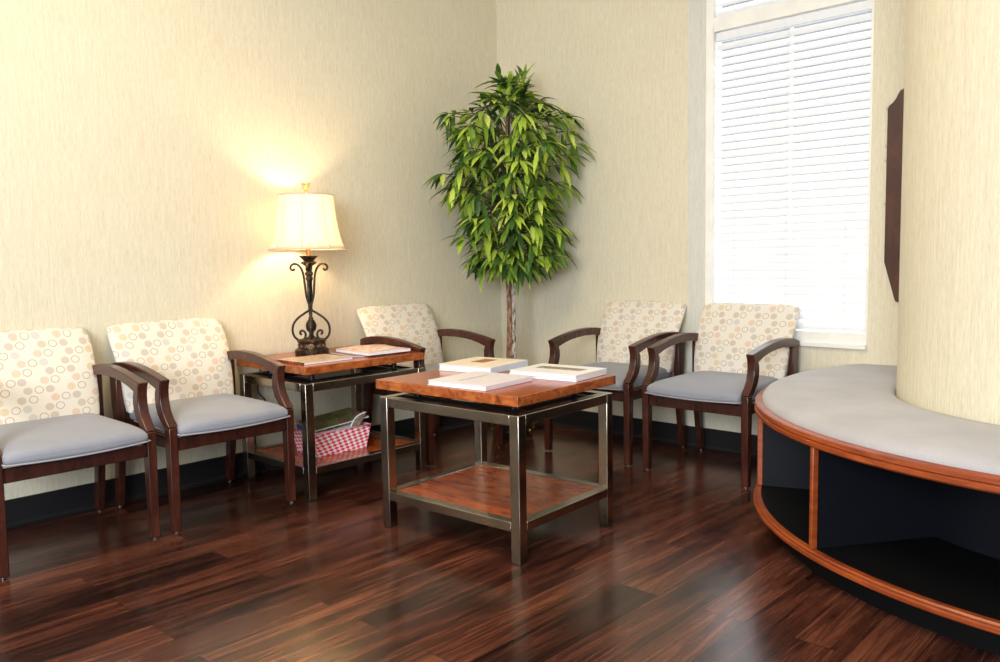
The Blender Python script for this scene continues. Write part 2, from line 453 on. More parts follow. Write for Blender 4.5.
# round column engaged in the right wall
BC = (-.467, -3.622)
bm = bmesh.new()
lathe_solid(bm, [(.786, 0), (.786, CZ)], 128, (BC[0], BC[1], 0))
bmesh.ops.bisect_plane(bm, geom=bm.verts[:]+bm.edges[:]+bm.faces[:], plane_co=(-.0005, 0, 0), plane_no=(1, 0, 0), clear_outer=True)
bmesh.ops.holes_fill(bm, edges=[e for e in bm.edges if e.is_boundary])
struct('wall_column', bm, M['wall'], smooth=True, auto=50)

# ------------------------------------------------------------------ chairs
W2 = .28
B0 = .35
def lp(a, b, z): return (a - W2, B0 - b, z)
def make_chair():
    t = thing('arm_chair', '', 'chair')
    wood_ = M['chair_wood']
    top = [(.078, .674), (.12, .687), (.17, .695), (.25, .700), (.33, .698), (.40, .691), (.47, .680), (.54, .667), (.618, .650)]
    front = [(.606, .625), (.600, .595), (.602, .56), (.614, .52), (.638, .487), (.660, .466), (.668, .455)]
    inner = [(.620, .452), (.596, .474), (.568, .503), (.554, .535), (.550, .565), (.552, .590), (.560, .610)]
    under = [(.50, .629), (.44, .642), (.38, .650), (.30, .655), (.22, .654), (.15, .646), (.078, .638)]
    outline = top + front + inner + under
    for s in (0, 1):
        a0 = (0 if s == 0 else .56) - .021
        bm = bmesh.new()
        prism(bm, [lp(a0, b, z) for b, z in outline], (.042, 0, 0))
        arm = obj('armrest', bm, wood_, t, bevel=.005, seg=3)
        # front leg: tapered
        bm = bmesh.new()
        q = .019
        pts = [(.622, .452), (.668, .452), (.668, .40), (.660, .007), (.628, .007), (.620, .40)]
        a = 0 if s == 0 else .56
        prism(bm, [lp(a - q + .0, b, z) for b, z in pts], (2*q, 0, 0))
        lg = obj('leg', bm, wood_, t, bevel=.004, seg=2)
        bm = bmesh.new(); lathe_solid(bm, [(.008, 0), (.009, .003), (.008, .009)], 12, lp(a, .644, .0)); obj('foot_glide', bm, M['glide'], lg, smooth=True, auto=40)
        # rear leg + arm post, curved
        bm = bmesh.new()
        pts = [(.078, .645), (.150, .645), (.148, .50), (.150, .40), (.138, .28), (.114, .14), (.088, .007), (.052, .007), (.072, .14), (.090, .28), (.098, .40), (.084, .50)]
        prism(bm, [lp(a - .017, b, z) for b, z in pts], (.034, 0, 0))
        lg = obj('leg', bm, wood_, t, bevel=.003)
        bm = bmesh.new(); lathe_solid(bm, [(.008, 0), (.009, .003), (.008, .009)], 12, lp(a, .070, 0)); obj('foot_glide', bm, M['glide'], lg, smooth=True, auto=40)
    # seat frame
    bm = bmesh.new()
    box(bm, lp(.018, .655, .350), lp(.542, .630, .402))
    box(bm, lp(.018, .120, .350), lp(.542, .095, .420))
    for a in (.005, .535): box(bm, lp(a, .63, .352), lp(a+.02, .12, .408))
    obj('seat_frame', bm, wood_, t, bevel=.003)
    # seat cushion
    bm = bmesh.new(); nx, ny = 16, 16
    def sb(u, v, lay):
        # u across 0..1, v from rear 0 to front 1
        cu = 2*u - 1
        bf = .690 + .018*(1 - cu*cu)
        b = .150 + (bf - .150)*v
        a = .28 + cu*(.250 + (.012*v))
        dome = .020*(1 - cu**4)*(1 - (2*v-1)**4)
        edge = .010*(abs(cu)**10) + .014*(v**12)
        if lay: z = .486 - .008*v + dome*.6 - edge
        else: z = .420 - .002*v - .006*(1-cu*cu)*v
        return lp(a, b, z)
    G = [[[bm.verts.new(sb(i/nx, j/ny, L)) for j in range(ny+1)] for i in range(nx+1)] for L in (0, 1)]
    for i in range(nx):
        for j in range(ny):
            bm.faces.new((G[1][i][j], G[1][i+1][j], G[1][i+1][j+1], G[1][i][j+1]))
            bm.faces.new((G[0][i][j+1], G[0][i+1][j+1], G[0][i+1][j], G[0][i][j]))
    for i in range(nx):
        bm.faces.new((G[0][i][0], G[0][i+1][0], G[1][i+1][0], G[1][i][0])); bm.faces.new((G[0][i+1][ny], G[0][i][ny], G[1][i][ny], G[1][i+1][ny]))
    for j in range(ny):
        bm.faces.new((G[0][0][j+1], G[0][0][j], G[1][0][j], G[1][0][j+1])); bm.faces.new((G[0][nx][j], G[0][nx][j+1], G[1][nx][j+1], G[1][nx][j]))
    seat = obj('seat', bm, M['seat'], t, bevel=.018, seg=4)
    path = [sb(0, v/8, 0) for v in range(1, 8)] + [sb(u/20, 1, 0) for u in range(21)] + [sb(1, 1 - v/8, 0) for v in range(1, 8)]
    path = [(x*1.002, y-.001, z+.004) for x, y, z in path]
    bm = bmesh.new(); tube(bm, path, .0035, 6); obj('piping', bm, M['piping'], seat, smooth=True)
    # backrest : thick upholstered pad, leaning, rolling back at the top
    prof = [(.455, .215), (.50, .207), (.56, .194), (.62, .178), (.68, .157), (.73, .134), (.78, .106), (.82, .080), (.845, .060)]
    wid = [(.455, .262), (.50, .268), (.56, .273), (.62, .277), (.68, .281), (.73, .285), (.78, .287), (.82, .285), (.845, .276)]
    rear = [(.455, .150), (.50, .142), (.56, .134), (.62, .132), (.68, .110), (.73, .085), (.78, .058), (.82, .030), (.845, .018)]
    bm = bmesh.new(); uvl = bm.loops.layers.uv.new('UVMap'); nu = 20
    # closed section loops per height : front row then rear row
    F_, R_ = [], []
    for k in range(len(prof)):
        z, bf = prof[k]; w = wid[k][1]; br = rear[k][1]
        fr, rr = [], []
        for i in range(nu+1):
            c = 2*i/nu - 1
            crown = .012*(1 - abs(c)**3) - .010
            fr.append((bm.verts.new(lp(.28 + c*w, bf + crown - .012*abs(c)**14, z + .004*(1-c*c)*(k == len(prof)-1) )), (c*w, z*1.04)))
            rr.append((bm.verts.new(lp(.28 + c*(w-.004), br, z)), (c*w + .3*(1 if c > 0 else -1)*0, z)))
        F_.append(fr); R_.append(rr)
    # top roll
    fr, rr = [], []
    for i in range(nu+1):
        c = 2*i/nu - 1
        v = bm.verts.new(lp(.28 + c*(.264), .036, .864 - .012*abs(c)**8)); fr.append((v, (c*.24, .91)))
    topr = fr
    def face(vs):
        f = bm.faces.new([v for v, _ in vs])
        for l, (_, uv) in zip(f.loops, vs): l[uvl].uv = uv
    for k in range(len(F_)-1):
        for i in range(nu):
            face((F_[k][i], F_[k][i+1], F_[k+1][i+1], F_[k+1][i])); face((R_[k][i+1], R_[k][i], R_[k+1][i], R_[k+1][i+1]))
        for i, s in ((0, -1), (nu, 1)):
            def sh(p, d): return (p[0], (p[1][0] + d, p[1][1]))
            vs = (F_[k][i], sh(R_[k][i], s*.05), sh(R_[k+1][i], s*.05), F_[k+1][i])
            face(vs if s < 0 else vs[::-1])
    n = len(F_)-1
    for i in range(nu):
        face((F_[n][i], F_[n][i+1], topr[i+1], topr[i])); face((topr[i], topr[i+1], R_[n][i+1], R_[n][i])); face((R_[0][i], R_[0][i+1], F_[0][i+1], F_[0][i]))
    face((F_[n][0], topr[0], R_[n][0])); face((F_[n][nu], R_[n][nu], topr[nu]))
    obj('backrest', bm, M['dots'], t, bevel=.010, seg=3)
    # hidden rail tying the posts
    bm = bmesh.new(); box(bm, lp(.017, .135, .50), lp(.543, .110, .56)); obj('back_rail', bm, wood_, t, bevel=.003)
    return t
proto = make_chair()
chairs = [
    ('L', -3.3944, 'leftmost armchair against the long left wall, cut off by the picture edge'),
    ('L', -2.7425, 'dark wood armchair with dotted cream back standing just left of the lamp table'),
    ('L', -1.2995, 'armchair in the corner between the lamp table and the leafy tree'),
    ('R', -.932, 'armchair on the window side closest to the artificial tree, against plain wallpaper'),
    ('R', -1.6113, 'armchair directly under the window blind, beside the curved bench'),
]
for i, (side, c, lab) in enumerate(chairs):
    o = proto if i == 0 else copy_tree(proto)
    if side == 'L': o.location = (c + .28, -.35, 0); o.rotation_euler = (0, 0, 0)
    else: o.location = (-.324, c - .28, 0); o.rotation_euler = (0, 0, -PI/2)
    tag(o, lab, 'chair', 'dotted guest armchairs around the waiting corner')

# ------------------------------------------------------------------ tables
def make_table(label, LX, LY, loc, rot, slab, st=(.597, .635)):
    """steel frame LX x LY with origin at near corner; slab=(x0,y0,x1,y1)"""
    t = thing('side_table' if LX > LY else 'coffee_table', label, 'table', loc, rot)
    w = .044
    zt = .561
    for (x, y) in ((0, 0), (LX-w, 0), (LX-w, LY-w), (0, LY-w)):
        lg = obj('leg', boxbm((x, y, .003), (x+w, y+w, zt)), M['steel'], t, bevel=.0025)
        obj('foot_pad', boxbm((x+.002, y+.002, 0), (x+w-.002, y+w-.002, .003)), M['cord'], lg)
    for nm, z0, z1 in (('top_rail', zt-.040, zt), ('shelf_rail', .122, .158)):
        for a, b in (((w, 0), (LX-w, w)), ((w, LY-w), (LX-w, LY)), ((0, w), (w, LY-w)), ((LX-w, w), (LX, LY-w))):
            obj(nm, boxbm((a[0], a[1], z0), (b[0], b[1], z1)), M['steel'], t, bevel=.002)
    obj('shelf_panel', boxbm((w, w, .134), (LX-w, LY-w, .1545)), M['table_wood'], t, bevel=.001)
    # black sub frame carrying the floating top
    bm = bmesh.new(); d = .10
    for x in (d, LX-d-.03): box(bm, (x, w-.003, zt-.030), (x+.03, LY-w+.003, zt-.001))
    for y in (d, LY-d-.03): box(bm, (d+.03, y, zt-.029), (LX-d-.03, y+.03, zt-.002))
    obj('support_bar', bm, M['black_metal'], t, bevel=.002)
    for x in (d+.015, LX-d-.015):
        for y in (d+.015, LY-d-.015):
            obj('spacer', lathe_solid(bmesh.new(), [(.014, zt-.002), (.014, st[0]+.0005)], 16, (x, y, 0)), M['black_metal'], t, smooth=True, auto=40)
    x0, y0, x1, y1 = slab
    o = obj('table_top', boxbm((x0, y0, st[0]), (x1, y1, st[1])), [M['table_wood'], M['table_edge']], t, bevel=.0025)
    for p in o.data.polygons:
        if abs(p.normal.z) < .5: p.material_index = 1
    return t
TA = math.radians(2.76)
make_table('coffee table in the middle of the floor with white books on its red-brown floating top', .635, .751, (-2.0858, -2.006, 0), TA, (.004, .004, .668, .778), (.5925, .632))
make_table('wood-topped steel table against the left wall carrying the lit lamp, basket on its shelf', .748, .5994, (-2.1186, -.7017, 0), 0, (.030, .042, .782, .680))

# ------------------------------------------------------------------ books and magazines
def make_book(name, label, cat, center, ang, L, Wd, T, cov, z0=.6355, group=None, spine='x', cover_t=.0022, spine_m=None, pages=None, art=None):
    t = thing(name, label, cat, (center[0], center[1], z0), math.radians(ang), group)
    hl, hw = L/2, Wd/2
    bm = bmesh.new()
    box(bm, (-hl, -hw, 0), (hl, hw, cover_t)); box(bm, (-hl, -hw, T-cover_t), (hl, hw, T))
    co = obj('cover', bm, cov, t, bevel=.0006)
    bm = bmesh.new(); box(bm, (-hl, -hw-.001, 0.0003), (hl, -hw+.003, T-.0003))
    sp = obj('spine', bm, spine_m or cov, t, bevel=.0008)
    obj('pages', boxbm((-hl+.004, -hw+.003, cover_t), (hl-.004, hw-.004, T-cover_t)), pages or M['pages'], t)
    if art:
        for (x0, y0, x1, y1, m) in art:
            obj('printed_picture', boxbm((x0, y0, T), (x1, y1, T+.0003)), m, co)
    return t
# white book front left of the coffee table
make_book('book', 'pale lavender book lying nearest the front edge of the coffee table', 'book', (-1.925, -1.660), 5, .305, .300, .020, M['cover_lav'], z0=.6325,
          pages=M['cover_white'], art=[(-.10, .03, .09, .034, M['ink']), (-.10, .02, .06, .0225, M['ink'])])
make_book('book', 'cream book with a russet picture and pale blue spine on the coffee table', 'book', (-1.597, -1.362), 8.5, .300, .290, .030, M['cover_tan'], z0=.6325,
          spine_m=M['spine_blue'], art=[(-.03, -.02, .09, .055, M['ink_red'])])
make_book('book', 'white book lying underneath the picture-covered one at the right of the coffee table', 'book', (-1.575, -1.780), 7.0, .252, .330, .012, M['cover_white'], z0=.6325)
make_book('book', 'glossy white book with a brown picture strip, on top of the right-hand pair', 'book', (-1.575, -1.780), 6.2, .252, .330, .015, M['cover_white'], z0=.6448,
          art=[(-.01, -.115, .055, .11, M['ink_art'])])
def make_mag(name, label, center, ang, L, Wd, T, cov, z0=.6355, puff=.0, parent_pages=None):
    t = thing(name, label, 'magazine', (center[0], center[1], z0), math.radians(ang))
    nx, ny = 14, 10
    def grid(zf0, zf1, inset=0):
        bm = bmesh.new()
        G = [[[bm.verts.new(((i/nx-.5)*(L-inset), (j/ny-.5)*(Wd-inset), (zf0 if k == 0 else zf1)(i/nx, j/ny))) for j in range(ny+1)] for i in range(nx+1)] for k in (0, 1)]
        for i in range(nx):
            for j in range(ny):
                bm.faces.new((G[1][i][j], G[1][i+1][j], G[1][i+1][j+1], G[1][i][j+1])); bm.faces.new((G[0][i][j+1], G[0][i+1][j+1], G[0][i+1][j], G[0][i][j]))
        for i in range(nx):
            bm.faces.new((G[0][i][0], G[0][i+1][0], G[1][i+1][0], G[1][i][0])); bm.faces.new((G[0][i+1][ny], G[0][i][ny], G[1][i][ny], G[1][i+1][ny]))
        for j in range(ny):
            bm.faces.new((G[0][0][j+1], G[0][0][j], G[1][0][j], G[1][0][j+1])); bm.faces.new((G[0][nx][j], G[0][nx][j+1], G[1][nx][j+1], G[1][nx][j]))
        return bm
    h = lambda u, v: T + puff*math.sin(PI*u)**.8*(.6+.4*math.sin(PI*v))
    obj('pages', grid(lambda u, v: .0012, lambda u, v: h(u, v)-.0012, .004), M['pages'], t)
    obj('cover', grid(lambda u, v: h(u, v)-.0012, h), cov, t)
    obj('back_cover', grid(lambda u, v: 0, lambda u, v: .0011), cov, t)
    return t
tm = make_mag('magazine', 'tan-covered magazine lying in front of the lamp base', (-1.897, -.462), 0, .292, .245, .011, M['mag_tan'])
obj('spine', boxbm((-.1475, -.122, .0), (-.1445, .122, .0113)), M['mag_dark'], tm)
make_mag('magazine', 'dark-covered magazine half hidden beneath the colourful open one', (-1.575, -.425), -8, .230, .262, .008, M['mag_dark'])
make_mag('magazine', 'thick colourful magazine with a swollen cover at the right end of the lamp table', (-1.515, -.450), -3, .275, .310, .015, M['mag_multi'], z0=.6442, puff=.010)

# ------------------------------------------------------------------ lamp
LX, LY, LZ = -1.745, -.214, .635
lamp = thing('table_lamp', 'lit bronze scrollwork lamp with a cream bell shade on the table by the left wall', 'lamp', (LX, LY, LZ), math.radians(-43))
K = 1/1050.
def zz(py): return max(0, (618 - py)*K)
bm = bmesh.new()
lathe_solid(bm, [(.088, 0), (.090, .004), (.090, .026), (.084, .032), (.078, .036)], 48)
base = obj('base', bm, M['bronze'], lamp, smooth=True, auto=35)
bm = bmesh.new(); lathe_solid(bm, [(.076, .034), (.072, .040), (.070, .062), (.076, .070), (.078, .076), (.074, .082), (.050, .086), (.026, .094)], 48)
dr = obj('drum', bm, M['bronze'], lamp, smooth=True, auto=35)
bm = bmesh.new()
for i in range(14):
    a = 2*PI*i/14
    pts = [(.0735*math.cos(a+s*.10), .0735*math.sin(a+s*.10), .050 + .008*math.cos(s*PI*1.2)) for s in (-1.2, -.6, 0, .6, 1.2)]
    tube(bm, pts, .0025, 6)
obj('relief_band', bm, M['gilt'], dr, smooth=True)
# stem: urn ball, rod, turned knob, cup
bm = bmesh.new()
lathe_solid(bm, [(.026, .090), (.014, .100), (.011, .112), (.014, .120), (.024, .134), (.0275, .152), (.026, .168), (.018, .184), (.012, .190), (.015, .196), (.0075, .203), (.0065, .26), (.0065, .35), (.010, .366), (.014, .374), (.009, .386), (.016, .398), (.021, .410), (.014, .420), (.022, .432), (.022, .440), (.011, .452), (.010, .468), (.014, .480)], 32,
            wob=lambda a, z: 1 + (.07*math.sin(10*a + z*90) if .13 < z < .182 else 0))
obj('stem', bm, M['bronze'], lamp, smooth=True, auto=60)
bm = bmesh.new()
lathe_solid(bm, [(.012, .470), (.026, .480), (.040, .492), (.036, .499), (.024, .504), (.034, .516), (.048, .530), (.030, .532)], 36, wob=lambda a, z: 1 + (.08*math.cos(12*a) if z > .486 else 0))
obj('cup', bm, M['bronze'], lamp, smooth=True, auto=50)
bm = bmesh.new(); lathe_solid(bm, [(.014, .530), (.014, .585), (.011, .60)], 20); obj('socket', bm, M['gilt'], lamp, smooth=True, auto=40)
bm = bmesh.new(); tube(bm, [(0, 0, .60), (0, 0, .875)], .0025, 8); obj('harp_rod', bm, M['bronze'], lamp)
Z = lambda py: (618 - py)/1050.
X = lambda px: (px - 208)/1050.
strap = [(128, 152), (121, 160), (110, 158), (105, 147), (112, 134), (128, 128), (148, 134), (166, 156), (176, 190), (181, 235), (187, 290), (200, 335), (214, 365), (243, 385), (280, 412), (305, 445), (311, 485), (300, 518), (275, 536), (250, 530), (240, 510), (243, 492), (256, 482), (268, 488), (268, 500), (259, 503)]
for q in range(4):
    ca, sa = math.cos(q*PI/2), math.sin(q*PI/2)
    k = 1 if q % 2 == 0 else .42
    pts = smooth_path([(X(x)*ca*(k if x < 300 else k), X(x)*sa*k, Z(y if y > 360 else 360 - (360-y)*1.10)) for x, y in strap], 5)
    off = Vector((-sa, ca, 0))*.004
    bm = bmesh.new(); tube(bm, [p + off for p in pts], .0062, 8, flat=((-sa, ca, 0), 1.3))
    obj('scroll', bm, M['bronze'], lamp, smooth=True)
# shade: bell with eight gently flat panels
def shr(z):
    t = max(0, (z - .5665)/.285)
    return .207 - .078*(t**.60) + .016*t*t
prof = [(shr(.5665 + .285*i/16), .5665 + .285*i/16) for i in range(17)]
wob = lambda a, z: 1 - .035*(1 - abs(math.cos(4*(a + PI/8))))
bm = bmesh.new(); lathe(bm, prof, 96, wob=wob)
sh = obj('lamp_shade', bm, M['shade'], lamp, smooth=True)
sm = sh.modifiers.new('thick', 'SOLIDIFY'); sm.thickness = .0012
for nm, z in (('bottom_trim', .5665), ('top_trim', .8515)):
    bm = bmesh.new(); r = shr(z)
    pts = [(r*wob(2*PI*i/96, z)*math.cos(2*PI*i/96), r*wob(2*PI*i/96, z)*math.sin(2*PI*i/96), z) for i in range(97)]
    tube(bm, pts, .0032, 6); obj('trim', bm, M['trim'], sh, smooth=True)
for i in range(8):
    a = 2*PI*i/8 + 0
    aa = a
    bm = bmesh.new()
    tube(bm, [((r+.001)*wob(aa, z)*math.cos(aa), (r+.001)*wob(aa, z)*math.sin(aa), z) for r, z in prof], .0024, 6); obj('seam', bm, M['trim'], sh, smooth=True)
bm = bmesh.new()
for i in range(3):
    a = 2*PI*i/3; tube(bm, [(0, 0, .852), (.126*math.cos(a), .126*math.sin(a), .850)], .0016, 6)
obj('shade_spider', bm, M['bronze'], sh)
bm = bmesh.new()
lathe_solid(bm, [(.006, .865), (.010, .875), (.007, .882), (.013, .890), (.017, .905), (.012, .908)], 20)
for i in range(6):
    a = 2*PI*i/6
    tube(bm, [(.011*math.cos(a), .011*math.sin(a), .892), (.018*math.cos(a), .018*math.sin(a), .906), (.026*math.cos(a), .026*math.sin(a), .918)], [.005, .004, .0015], 6)
obj('finial', bm, M['gilt'], lamp, smooth=True, auto=50)
bm = bmesh.new()
lathe_solid(bm, [(.013, .60), (.020, .62), (.030, .65), (.030, .67), (.018, .695), (.006, .70)], 20)
mb, nt, b = new_mat('lit_bulb'); setp(b, Base_Color=(1, .9, .7, 1), Emission_Color=(1, .70, .36, 1), Emission_Strength=30)
obj('bulb', bm, mb, lamp, smooth=True)
# power cord, from base across the back of the table and down behind it
cpts = [(-1.945, -.012, .56), (-1.955, -.014, .50), (-1.965, -.018, .44), (-1.925, -.020, .38), (-1.95, -.020, .31), (-1.985, -.016, .24), (-1.99, -.012, .16), (-1.97, -.03, .07), (-1.90, -.05, .004), (-1.70, -.06, .0035)]
bm = bmesh.new(); tube(bm, smooth_path(cpts, 6), .0033, 6)
tag(obj('power_cord', bm, M['cord'], smooth=True), 'black power cord hanging down the wall behind the lamp table', 'cord')
ld = bpy.data.lights.new('bulb_light', 'POINT'); ld.energy = 11; ld.color = (1, .74, .44); ld.shadow_soft_size = .03
lo = bpy.data.objects.new('bulb_light', ld); C.objects.link(lo); lo.parent = lamp; lo.location = (0, 0, .735)

# ------------------------------------------------------------------ basket of magazines on the lower shelf
BX, BY, BA = -1.797, -.440, math.radians(-4)
bk = thing('magazine_basket', 'red and white woven basket on the lower shelf of the lamp table', 'basket', (BX, BY, .1552), BA)
bm = bmesh.new(); uvl = bm.loops.layers.uv.new('UVMap')
def bask(bm, hl, hw, z, fl): return [(-hl-fl, -hw-fl*.7, z), (hl+fl, -hw-fl*.7, z), (hl+fl, hw+fl*.7, z), (-hl-fl, hw+fl*.7, z)]
hl, hw, H = .146, .100, .122
lv = 6
rings = []
for k in range(lv+1):
    t = k/lv; rings.append([bm.verts.new(p) for p in bask(bm, hl, hw, t*H, .022*t)])
per = [0, 2*hl, 2*hl+2*hw, 4*hl+2*hw, 4*hl+4*hw]
for k in range(lv):
    for i in range(4):
        f = bm.faces.new((rings[k][i], rings[k][(i+1) % 4], rings[k+1][(i+1) % 4], rings[k+1][i]))
        for l, uv in zip(f.loops, ((per[i], k*H/lv), (per[i+1], k*H/lv), (per[i+1], (k+1)*H/lv), (per[i], (k+1)*H/lv))): l[uvl].uv = uv
bm.faces.new(rings[0][::-1])
o = obj('basket_body', bm, M['woven'], bk, smooth=False)
so = o.modifiers.new('thick', 'SOLIDIFY'); so.thickness = .005; so.offset = -1
bm = bmesh.new()
rp = bask(bm, hl, hw, H, .022)
for i in range(4):
    a, b_ = Vector(rp[i]), Vector(rp[(i+1) % 4])
    tube(bm, [a, b_], .0045, 8)
M['rim_pink'] = plain('pink_basket_rim', (.80, .30, .36), .5, 0, .4, 90)
obj('basket_rim', bm, M['rim_pink'], bk, smooth=True)
def slabmag(label, c, size, rot, cov, thick=.008, pg=None):
    t = thing('magazine', label, 'magazine', c, 0); t.rotation_euler = rot
    L, Wd = size
    obj('pages', boxbm((-L/2+.001, -Wd/2+.001, .001), (L/2-.001, Wd/2-.001, thick-.001)), pg or M['pages'], t)
    bm = bmesh.new(); box(bm, (-L/2, -Wd/2, 0), (L/2, Wd/2, .001)); box(bm, (-L/2, -Wd/2, thick-.001), (L/2, Wd/2, thick)); obj('cover', bm, cov, t)
    return t
r = math.radians
from mathutils import Euler
TILT = Euler((r(7), r(-5), BA)); NRM = TILT.to_matrix() @ Vector((0, 0, 1))
BO = Vector((BX, BY, .1552)); BR = Matrix.Rotation(BA, 3, 'Z')
base_p = BO + BR @ Vector((.008, .010, .104)); h_ = 0
for lab_, sz, th_, mm in (('pale blue magazine lowest of the tilted pile in the basket', (.250, .17), .016, M['spine_blue']),
                     ('teal-edged magazine in the middle of the pile in the basket', (.254, .172), .012, M['mag_teal']),
                     ('red, yellow and black magazine directly below the top one in the basket', (.262, .172), .008, M['mag_yellow']),
                     ('brown and green magazine on top of the pile in the basket', (.325, .188), .008, M['mag_green'])):
    slabmag(lab_, base_p + NRM*h_ + (BR @ Vector((.012, .004, 0)) if sz[0] > .3 else Vector((0, 0, 0))), sz, TILT, mm, th_, {'red': M['mag_dark'], 'tea': M['mag_teal']}.get(lab_[:3]))
    h_ += th_ + .004
slabmag('blue magazine with a red corner standing at the left end of the basket', BO + BR @ Vector((-.147, 0, .085)), (.125, .17), (0, r(84), BA), M['mag_blue'], .006)
t = thing('magazine', 'white magazine curling up at the right front corner of the basket', 'magazine', BO + BR @ Vector((-.022, 0, 0)), BA)
ol = [(.070, .070), (.074, .110), (.086, .142), (.108, .168), (.138, .182), (.172, .188), (.166, .176), (.150, .150), (.135, .120), (.130, .070)]
bm = bmesh.new(); prism(bm, [(x, -.098, z) for x, z in ol], (0, .003, 0)); obj('cover', bm, M['ink_art'], t)
bm = bmesh.new(); tube(bm, smooth_path([(x, -.100, z) for x, z in ol[:6]], 4), .0035, 6); obj('pages', bm, M['cover_white'], t, smooth=True)

# ------------------------------------------------------------------ artificial tree
TX, TY = -.425, -.475
tree = thing('artificial_tree', 'tall leafy artificial tree in a dark pot standing in the corner', 'plant', (TX, TY, 0))
bm = bmesh.new(); lathe_solid(bm, [(.115, 0), (.125, .01), (.150, .16), (.160, .20), (.162, .215), (.150, .218), (.145, .200)], 40)
pot = obj('pot', bm, M['pot'], tree, smooth=True, auto=40)
bm = bmesh.new()
random.seed(5)
for i in range(16):
    a = 2*PI*i/16 + .1; z = .045 + .012*(i % 3)
    rr = .1295 + (z-.01)*.166
    tube(bm, [(rr*math.cos(a-.05), rr*math.sin(a-.05), z-.006), (rr*math.cos(a), rr*math.sin(a), z+.006), (rr*math.cos(a+.05), rr*math.sin(a+.05), z-.004)], .0028, 5)
obj('gilded_pattern', bm, M['gold'], pot)
bm = bmesh.new(); lathe_solid(bm, [(.144, .195), (.10, .207), (.01, .214)], 30, wob=lambda a, z: 1+.02*math.sin(13*a)); obj('moss', bm, M['moss'], tree, smooth=True)
for off, mt, r0, ph in (((-.013, .010), 'bark_brown', .019, 0), ((.016, -.012), 'bark_grey', .020, 2.4), ((-.002, .024), 'bark_brown', .013, 4.0)):
    pts = []; rs = []
    for k in range(26):
        t = k/25; z = .20 + t*2.0
        pts.append((off[0]*(1-.3*t) + .010*math.sin(z*5 + ph) + .01*t, off[1]*(1-.3*t) + .010*math.cos(z*4.2 + ph), z))
        rs.append(r0*(1-.62*t)*(1 + .10*math.sin(z*33 + ph)))
    bm = bmesh.new(); tube(bm, pts, rs, 10); obj('trunk', bm, M[mt], tree, smooth=True)
# crown
random.seed(11)
RS = Vector((.6801, -.7329, 0)); FW = Vector((-.7329, -.6801, 0))   # across the corner, and out of the corner
env = [(1.02, .10), (1.08, .16), (1.15, .28), (1.25, .34), (1.38, .31), (1.50, .39), (1.62, .48), (1.74, .44), (1.84, .47), (1.95, .43), (2.04, .34), (2.12, .16), (2.20, .10), (2.30, .05)]
def envr(z):
    for (a, ra), (b, rb) in zip(env, env[1:]):
        if a <= z <= b: return ra + (rb-ra)*(z-a)/(b-a)
    return .04
leaf_bm = bmesh.new(); twig_bm = bmesh.new()
def leaf(bm, p, d, up, L, w, droop):
    d = d.normalized(); side = d.cross(up)
    if side.length < .05: side = Vector((1, 0, 0))
    side.normalize(); n = side.cross(d).normalized()
    prof = [(0, .05), (.15, .55), (.35, 1), (.6, .9), (.82, .5), (1, 0)]
    prev = None
    for t, wd in prof:
        c = p + d*(L*t) + Vector((0, 0, -1))*(droop*L*t*t)
        if wd <= 0:
            v = bm.verts.new(c); bm.faces.new((prev[0], prev[1], v)); bm.faces.new((prev[1], prev[2], v)); break
        row = [bm.verts.new(c - side*(w*wd) + n*(w*wd*.35)), bm.verts.new(c), bm.verts.new(c + side*(w*wd) + n*(w*wd*.35))]
        if prev: bm.faces.new((prev[0], prev[1], row[1], row[0])); bm.faces.new((prev[1], prev[2], row[2], row[1]))
        prev = row
def clampw(v, m=.02):
    # keep clear of both walls (local coords of the tree)
    v.x = min(v.x, -TX - m); v.y = min(v.y, -TY - m); return v
ncl = 178
for i in range(ncl):
    t = (i + .5)/ncl
    z = 1.08 + 1.13*t**1.05
    R = envr(z)
    th = i*2.39996 + random.uniform(-.3, .3)
    rad = R*math.sqrt(random.uniform(.04, 1))
    rad *= (1.02 if math.cos(th) > .3 and z > 1.45 else 1)
    rad *= random.choice((.80, .86, .92, 1.06))
    c = RS*math.cos(th)*rad + FW*math.sin(th)*rad*(.80 if math.sin(th) > 0 else .55) + Vector((.02, -.01, z + random.uniform(-.04, .04)))
    c = clampw(c, .05)
    out = Vector((c.x, c.y, 0)); ol = out.length
    out = out.normalized() if ol > .01 else RS.copy()
    root = Vector((0, 0, z - .10 - .25*rad))
    mid = root.lerp(c, .55) + Vector((0, 0, .05))
    tube(twig_bm, smooth_path([root, mid, c], 3), [.0035]*6 + [.002], 4)
    n = random.randint(7, 9)
    upf = max(0, (z - 1.98)/.3)
    for j in range(n):
        a = 2*PI*j/n + random.uniform(-.3, .3)
        tilt = random.uniform(-.85, .10) + upf*1.0
        d = (out*(.55 + .35*random.random())*(1-.5*upf) + Vector((math.cos(a), math.sin(a), 0))*.75 + Vector((0, 0, tilt)))
        L = random.uniform(.105, .165); w = random.uniform(.0150, .0215)
        p = c + d.normalized()*.012 - (c-mid).normalized()*(.02*(j % 3))
        tip = p + d.normalized()*L
        if tip.x > -TX - .015: d.x = min(d.x, (-TX - .015 - p.x)/L*.9)
        if tip.y > -TY - .015: d.y = min(d.y, (-TY - .015 - p.y)/L*.9)
        leaf(leaf_bm, p, d, Vector((0, 0, 1)), L, w, random.uniform(.15, .5)*(1-.7*min(1, upf)))
